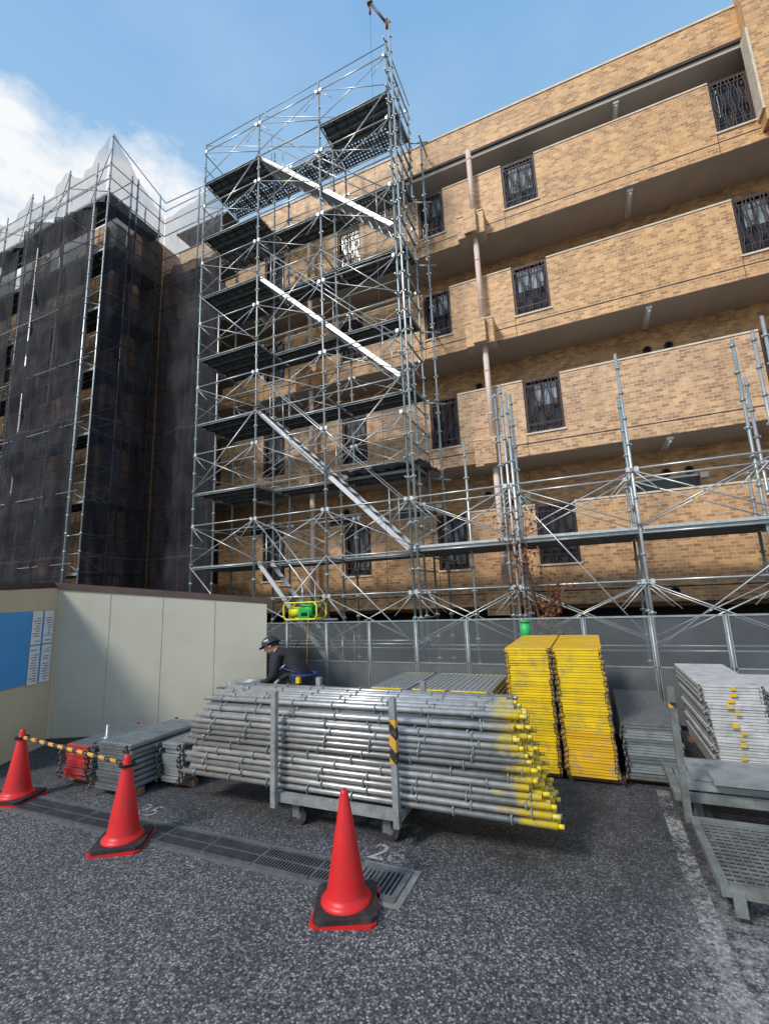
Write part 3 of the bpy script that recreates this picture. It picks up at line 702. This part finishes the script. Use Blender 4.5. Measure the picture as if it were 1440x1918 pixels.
xx=x0+.09
while xx<x1-.05: mc.box(xx,xx+.007,y0+.05,y1-.05,.162,.174,cartm); xx+=.05
yy=y0+.09
while yy<y1-.05: mc.box(x0+.05,x1-.05,yy,yy+.007,.160,.172,cartm); yy+=.05
mc.box((x0+x1)/2,(x0+x1)/2+.04,y0+.05,y1-.05,.12,.158,cartm)
for x in (x0+.1,x1-.15):
    for y in (y0+.2,y1-.1):
        mc.cyl((x,y-.02,.06),(x,y+.02,.06),.06,rubber,16); mc.box(x-.03,x+.03,y-.03,y-.025,.05,.13,galvdk); mc.box(x-.03,x+.03,y+.025,y+.03,.05,.13,galvdk)
mc.box(x0-.03,x0+.02,y1,y1+.06,.13,1.10,cartm); mc.box(x0-.032,x0+.022,y1-.002,y1+.062,.95,.99,strp)
mc.box(x1-.03,x1+.03,y1,y1+.06,.13,1.10,cartm)
mc.box(x0+.05,x0+.11,y0-.03,y0,.05,.16,cartm)
mc.build("mesh_cart")
m2=MB()
for (a,b,c_,d_) in ((.44,1.7,4.62,4.67),(.44,1.7,5.3,5.35),(.44,.50,4.67,5.3),(1.64,1.7,4.67,5.3)): m2.box(a,b,c_,d_,.20,.26,cartm)
m2.box(.50,1.64,4.70,5.0,.264,.31,galv2); m2.box(.60,1.64,4.78,5.25,.314,.345,cartp); m2.box(.72,1.66,4.6,4.86,.349,.385,galv2)
for x in (.6,1.5):
    for y in (4.72,5.2): m2.cyl((x,y-.02,.09),(x,y+.02,.09),.09,rubber,18); m2.box(x-.03,x+.03,y-.032,y-.026,.08,.2,galvdk); m2.box(x-.03,x+.03,y+.026,y+.032,.08,.2,galvdk); m2.cyl((x,y-.025,.09),(x,y+.025,.09),.035,galv2,10)
m2.build("plank_dolly")
mp=MB()
for i in range(14): mp.cyl((-4.85+U(-.1,.05),5.25+i*.03,.70+U(0,.08)),(-4.35+U(-.1,.05),5.3+i*.03,.70+U(0,.1)),.02,galv2,8)
mp.box(-4.8,-4.4,5.25,5.65,.02,.68,galvdk)
for xx in (-4.7,-4.5): mp.cyl((xx,5.24,.1),(xx,5.24,.82),.02,galv,8)
mp.build("coupler_pile")
# ------------------------------------------------------------ shrub/tree
bark=M("bark",(.10,.065,.045),.9); leafm=M("autumn_leaf",(.16,.05,.025),.7,0,.5,20,col2=(.32,.12,.05))
tm=MB(); random.seed(21)
def branch(p,d,l,r,dep):
    n=4; q=Vector(p)
    for i in range(n):
        d=(d+Vector((U(-.16,.16),U(-.16,.16),U(-.05,.12)))).normalized(); q2=q+d*l/n; r2=r*(1-.13*(i+1)/n*2)
        tm.cyl(q,q2,r,bark,5,r2,caps=False); q=q2; r=r2
        if dep>0 and i>0:
            for k in range(2):
                nd=(d+Vector((U(-1,1),U(-1,1),U(-.1,.6)))*.7).normalized(); branch(q,nd,l*.40,r*.55,dep-1)
        if dep<=1:
            for k in range(4):
                c_=q+Vector((U(-.1,.1),U(-.1,.1),U(-.12,.06))); a=Vector((U(-1,1),U(-1,1),U(-1,1))).normalized()*.042; b=a.cross(Vector((U(-1,1),U(-1,1),U(-1,1)))).normalized()*.022
                if R()<.42: tm.face([c_-a,c_-b,c_+a,c_+b],leafm)
branch((-.60,7.7,0),Vector((.0,0.0,1)),2.2,.030,2); branch((-.56,7.72,.4),Vector((.04,0,1)),1.0,.018,2); branch((-.63,7.68,0),Vector((-.03,.0,1)),1.7,.018,1)
tm.build("small_autumn_tree")
# ------------------------------------------------------------ worker
random.seed(3)
wk=empty("construction_worker"); 
jacket=M("jacket_black",(.020,.020,.026),.8,0,.4,9,bmp=.3); pants=M("work_trousers",(.03,.033,.05),.8,0,.3,9); skin=M("skin",(.52,.31,.22),.5,0,.06,8)
hel=M("helmet_dark",(.03,.032,.04),.25); glove=M("glove",(.35,.35,.36),.8); navy=M("harness_blue",(.02,.05,.22),.6); hair=M("hair",(.012,.01,.009),.6)
O=Vector((-3.80,5.6,0))
def W(f,l,z): return O+Vector((-f,l,z))
def skinmesh(name,verts,edges,rad,mats,assign,root=0,lev=2):
    me=bpy.data.meshes.new(name); me.from_pydata([tuple(v) for v in verts],edges,[]); ob=bpy.data.objects.new(name,me); bpy.context.collection.objects.link(ob)
    ob.modifiers.new("s",'SKIN').use_smooth_shade=True
    for i,r in enumerate(rad):
        me.skin_vertices[0].data[i].radius=(r,r) if not isinstance(r,tuple) else r
        me.skin_vertices[0].data[i].use_root=(i==root)
    sb_=ob.modifiers.new("u",'SUBSURF'); sb_.levels=lev; sb_.render_levels=lev
    dg=bpy.context.evaluated_depsgraph_get(); ev=ob.evaluated_get(dg); m3=bpy.data.meshes.new_from_object(ev)
    ob.modifiers.clear(); ob.data=m3; m3.materials.clear()
    for mt in mats: m3.materials.append(mt)
    for pl in m3.polygons: pl.use_smooth=True; pl.material_index=assign(pl.center)
    ob.parent=wk; return ob
vs=[W(0,0,.92),W(.09,0,1.04),W(.20,0,1.17),W(.31,0,1.26),W(.385,0,1.30),W(.44,0,1.325)]
rd=[(.16,.13),(.16,.135),(.17,.14),(.15,.12),(.07,.065),(.05,.05)]
ed=[(0,1),(1,2),(2,3),(3,4),(4,5)]
def add(v,r,par): vs.append(v); rd.append(r); ed.append((par,len(vs)-1)); return len(vs)-1
for sgn in (-1,1):
    i=add(W(-.0,sgn*.10,.85),.10,0); i=add(W(.10 if sgn<0 else -.10,sgn*.13,.48),.068,i); i=add(W(.02 if sgn<0 else -.28,sgn*.14,.12),.045,i)
    j=add(W(.00 if sgn<0 else -.30,sgn*.14,.05),.045,i); add(W(.17 if sgn<0 else -.13,sgn*.15,.04),.035,j)
    i=add(W(.30,sgn*.18,1.23),.085,3); i=add(W(.27,sgn*.26,.97),.062,i); i=add(W(.46,sgn*.20,.86),.042,i); add(W(.51,sgn*.19,.83),.03,i)
skinmesh("body",vs,ed,rd,[jacket,pants,rubber,skin],lambda c:(2 if c.z<.13 else 1 if (c.z<.88 and (O.x-c.x)<.24) else 3 if ((O.x-c.x)>.385 and c.z>1.22 and abs(c.y-O.y)<.08) else 0))
for sgn in (-1,1):
    hv=[W(.51,sgn*.19,.83),W(.56,sgn*.185,.79)]; hr=[.028,(.034,.022)]; he=[(0,1)]
    for k,(dl,ln) in enumerate(((-.028,.062),(-.009,.072),(.010,.066),(.028,.052))):
        b=len(hv); hv+=[W(.59,sgn*.185+dl,.765),W(.62,sgn*.185+dl*1.1,.73),W(.605,sgn*.185+dl*1.1,.73-ln*.5)]; hr+=[.010,.009,.008]; he+=[(1,b),(b,b+1),(b+1,b+2)]
    b=len(hv); hv+=[W(.54,sgn*.15,.77),W(.56,sgn*.135,.735)]; hr+=[.011,.009]; he+=[(1,b),(b,b+1)]
    skinmesh("hand",hv,he,hr,[glove],lambda c:0,lev=1)
hb=MB(); hc=W(.50,0,1.37); Rm=Matrix.Rotation(math.radians(-28),3,'Y')@Matrix.Rotation(math.radians(18),3,'Z')
def hp(f,l,z): return hc+Rm@Vector((-f,l,z))
def headfn(u,v):
    g=2*math.pi*u; t=math.pi*v
    f=math.cos(g)*math.sin(t); l=math.sin(g)*math.sin(t); z=math.cos(t)
    rf=.098;rl=.078;rz=.122
    if z<0: rl*=1+.28*z; rf*=1+.12*z
    return hp(f*rf+(.012 if z<-.3 and f>0 else 0),l*rl,z*rz)
hb.grid(headfn,24,16,skin)
hb.hexa([hp(.09,-.016,-.035),hp(.09,.016,-.035),hp(.12,.010,-.03),hp(.12,-.010,-.03),hp(.09,-.008,.015),hp(.09,.008,.015),hp(.097,.005,.012),hp(.097,-.005,.012)],skin)
for sgn in (-1,1):
    hb.cyl(hp(.084,sgn*.032,.005),hp(.093,sgn*.032,.005),.010,paper,8); hb.cyl(hp(.093,sgn*.032,.005),hp(.0945,sgn*.032,.005),.005,black,6)
    hb.cyl(hp(.0,sgn*.072,-.01),hp(-.004,sgn*.088,-.008),.026,skin,10,.02); hb.beam(hp(.088,sgn*.018,.027),hp(.082,sgn*.05,.025),.006,.006,hair)
    hb.beam(hp(.01,sgn*.082,.05),hp(.035,sgn*.03,-.115),.012,.004,hel)
hb.beam(hp(.093,-.022,-.065),hp(.093,.022,-.065),.006,.007,M("lips",(.35,.14,.11),.5))
def hairfn(u,v):
    g=2*math.pi*u; t=math.pi*(.0+.60*v); f=math.cos(g)*math.sin(t); l=math.sin(g)*math.sin(t); z=math.cos(t)
    return hp(f*.086-.018,l*.084,z*.124+.004)
hb.grid(hairfn,20,8,hair)
def helfn(u,v):
    g=2*math.pi*u; t=math.pi*.5*v; f=math.cos(g)*math.sin(t); l=math.sin(g)*math.sin(t); z=math.cos(t)
    k=1+(.16 if v>.93 else 0); kf=k+(.28 if (v>.93 and f>.3) else 0)
    return hp(f*.125*kf-.004,l*.108*k,z*.115+.040-(.012 if v>.93 else 0))
hb.grid(helfn,28,14,hel)
hb.beam(hp(-.03,-.112,.085),hp(.03,-.112,.085),.022,.006,whitep,up=(0,1,0))
hb.build("head",wk)
hn=MB()
hn.torus(W(.0,0,.97),.165,.018,navy,'Z',16,6)
hn.box(O.x+.02,O.x+.07,O.y-.20,O.y-.15,.88,.96,yell)
hn.beam(W(.17,-.162,1.12),W(.25,-.166,1.05),.010,.04,paper,up=(0,1,0))
hn.poly([W(.02,-.15,1.02),W(.14,-.175,1.06),W(.30,-.17,1.14)],.010,navy,5)
hn.build("harness",wk)
s_=1.08; wk.scale=(s_,s_,.93); wk.location=(-3.8*(1-s_)+.06,5.6*(1-s_),0)
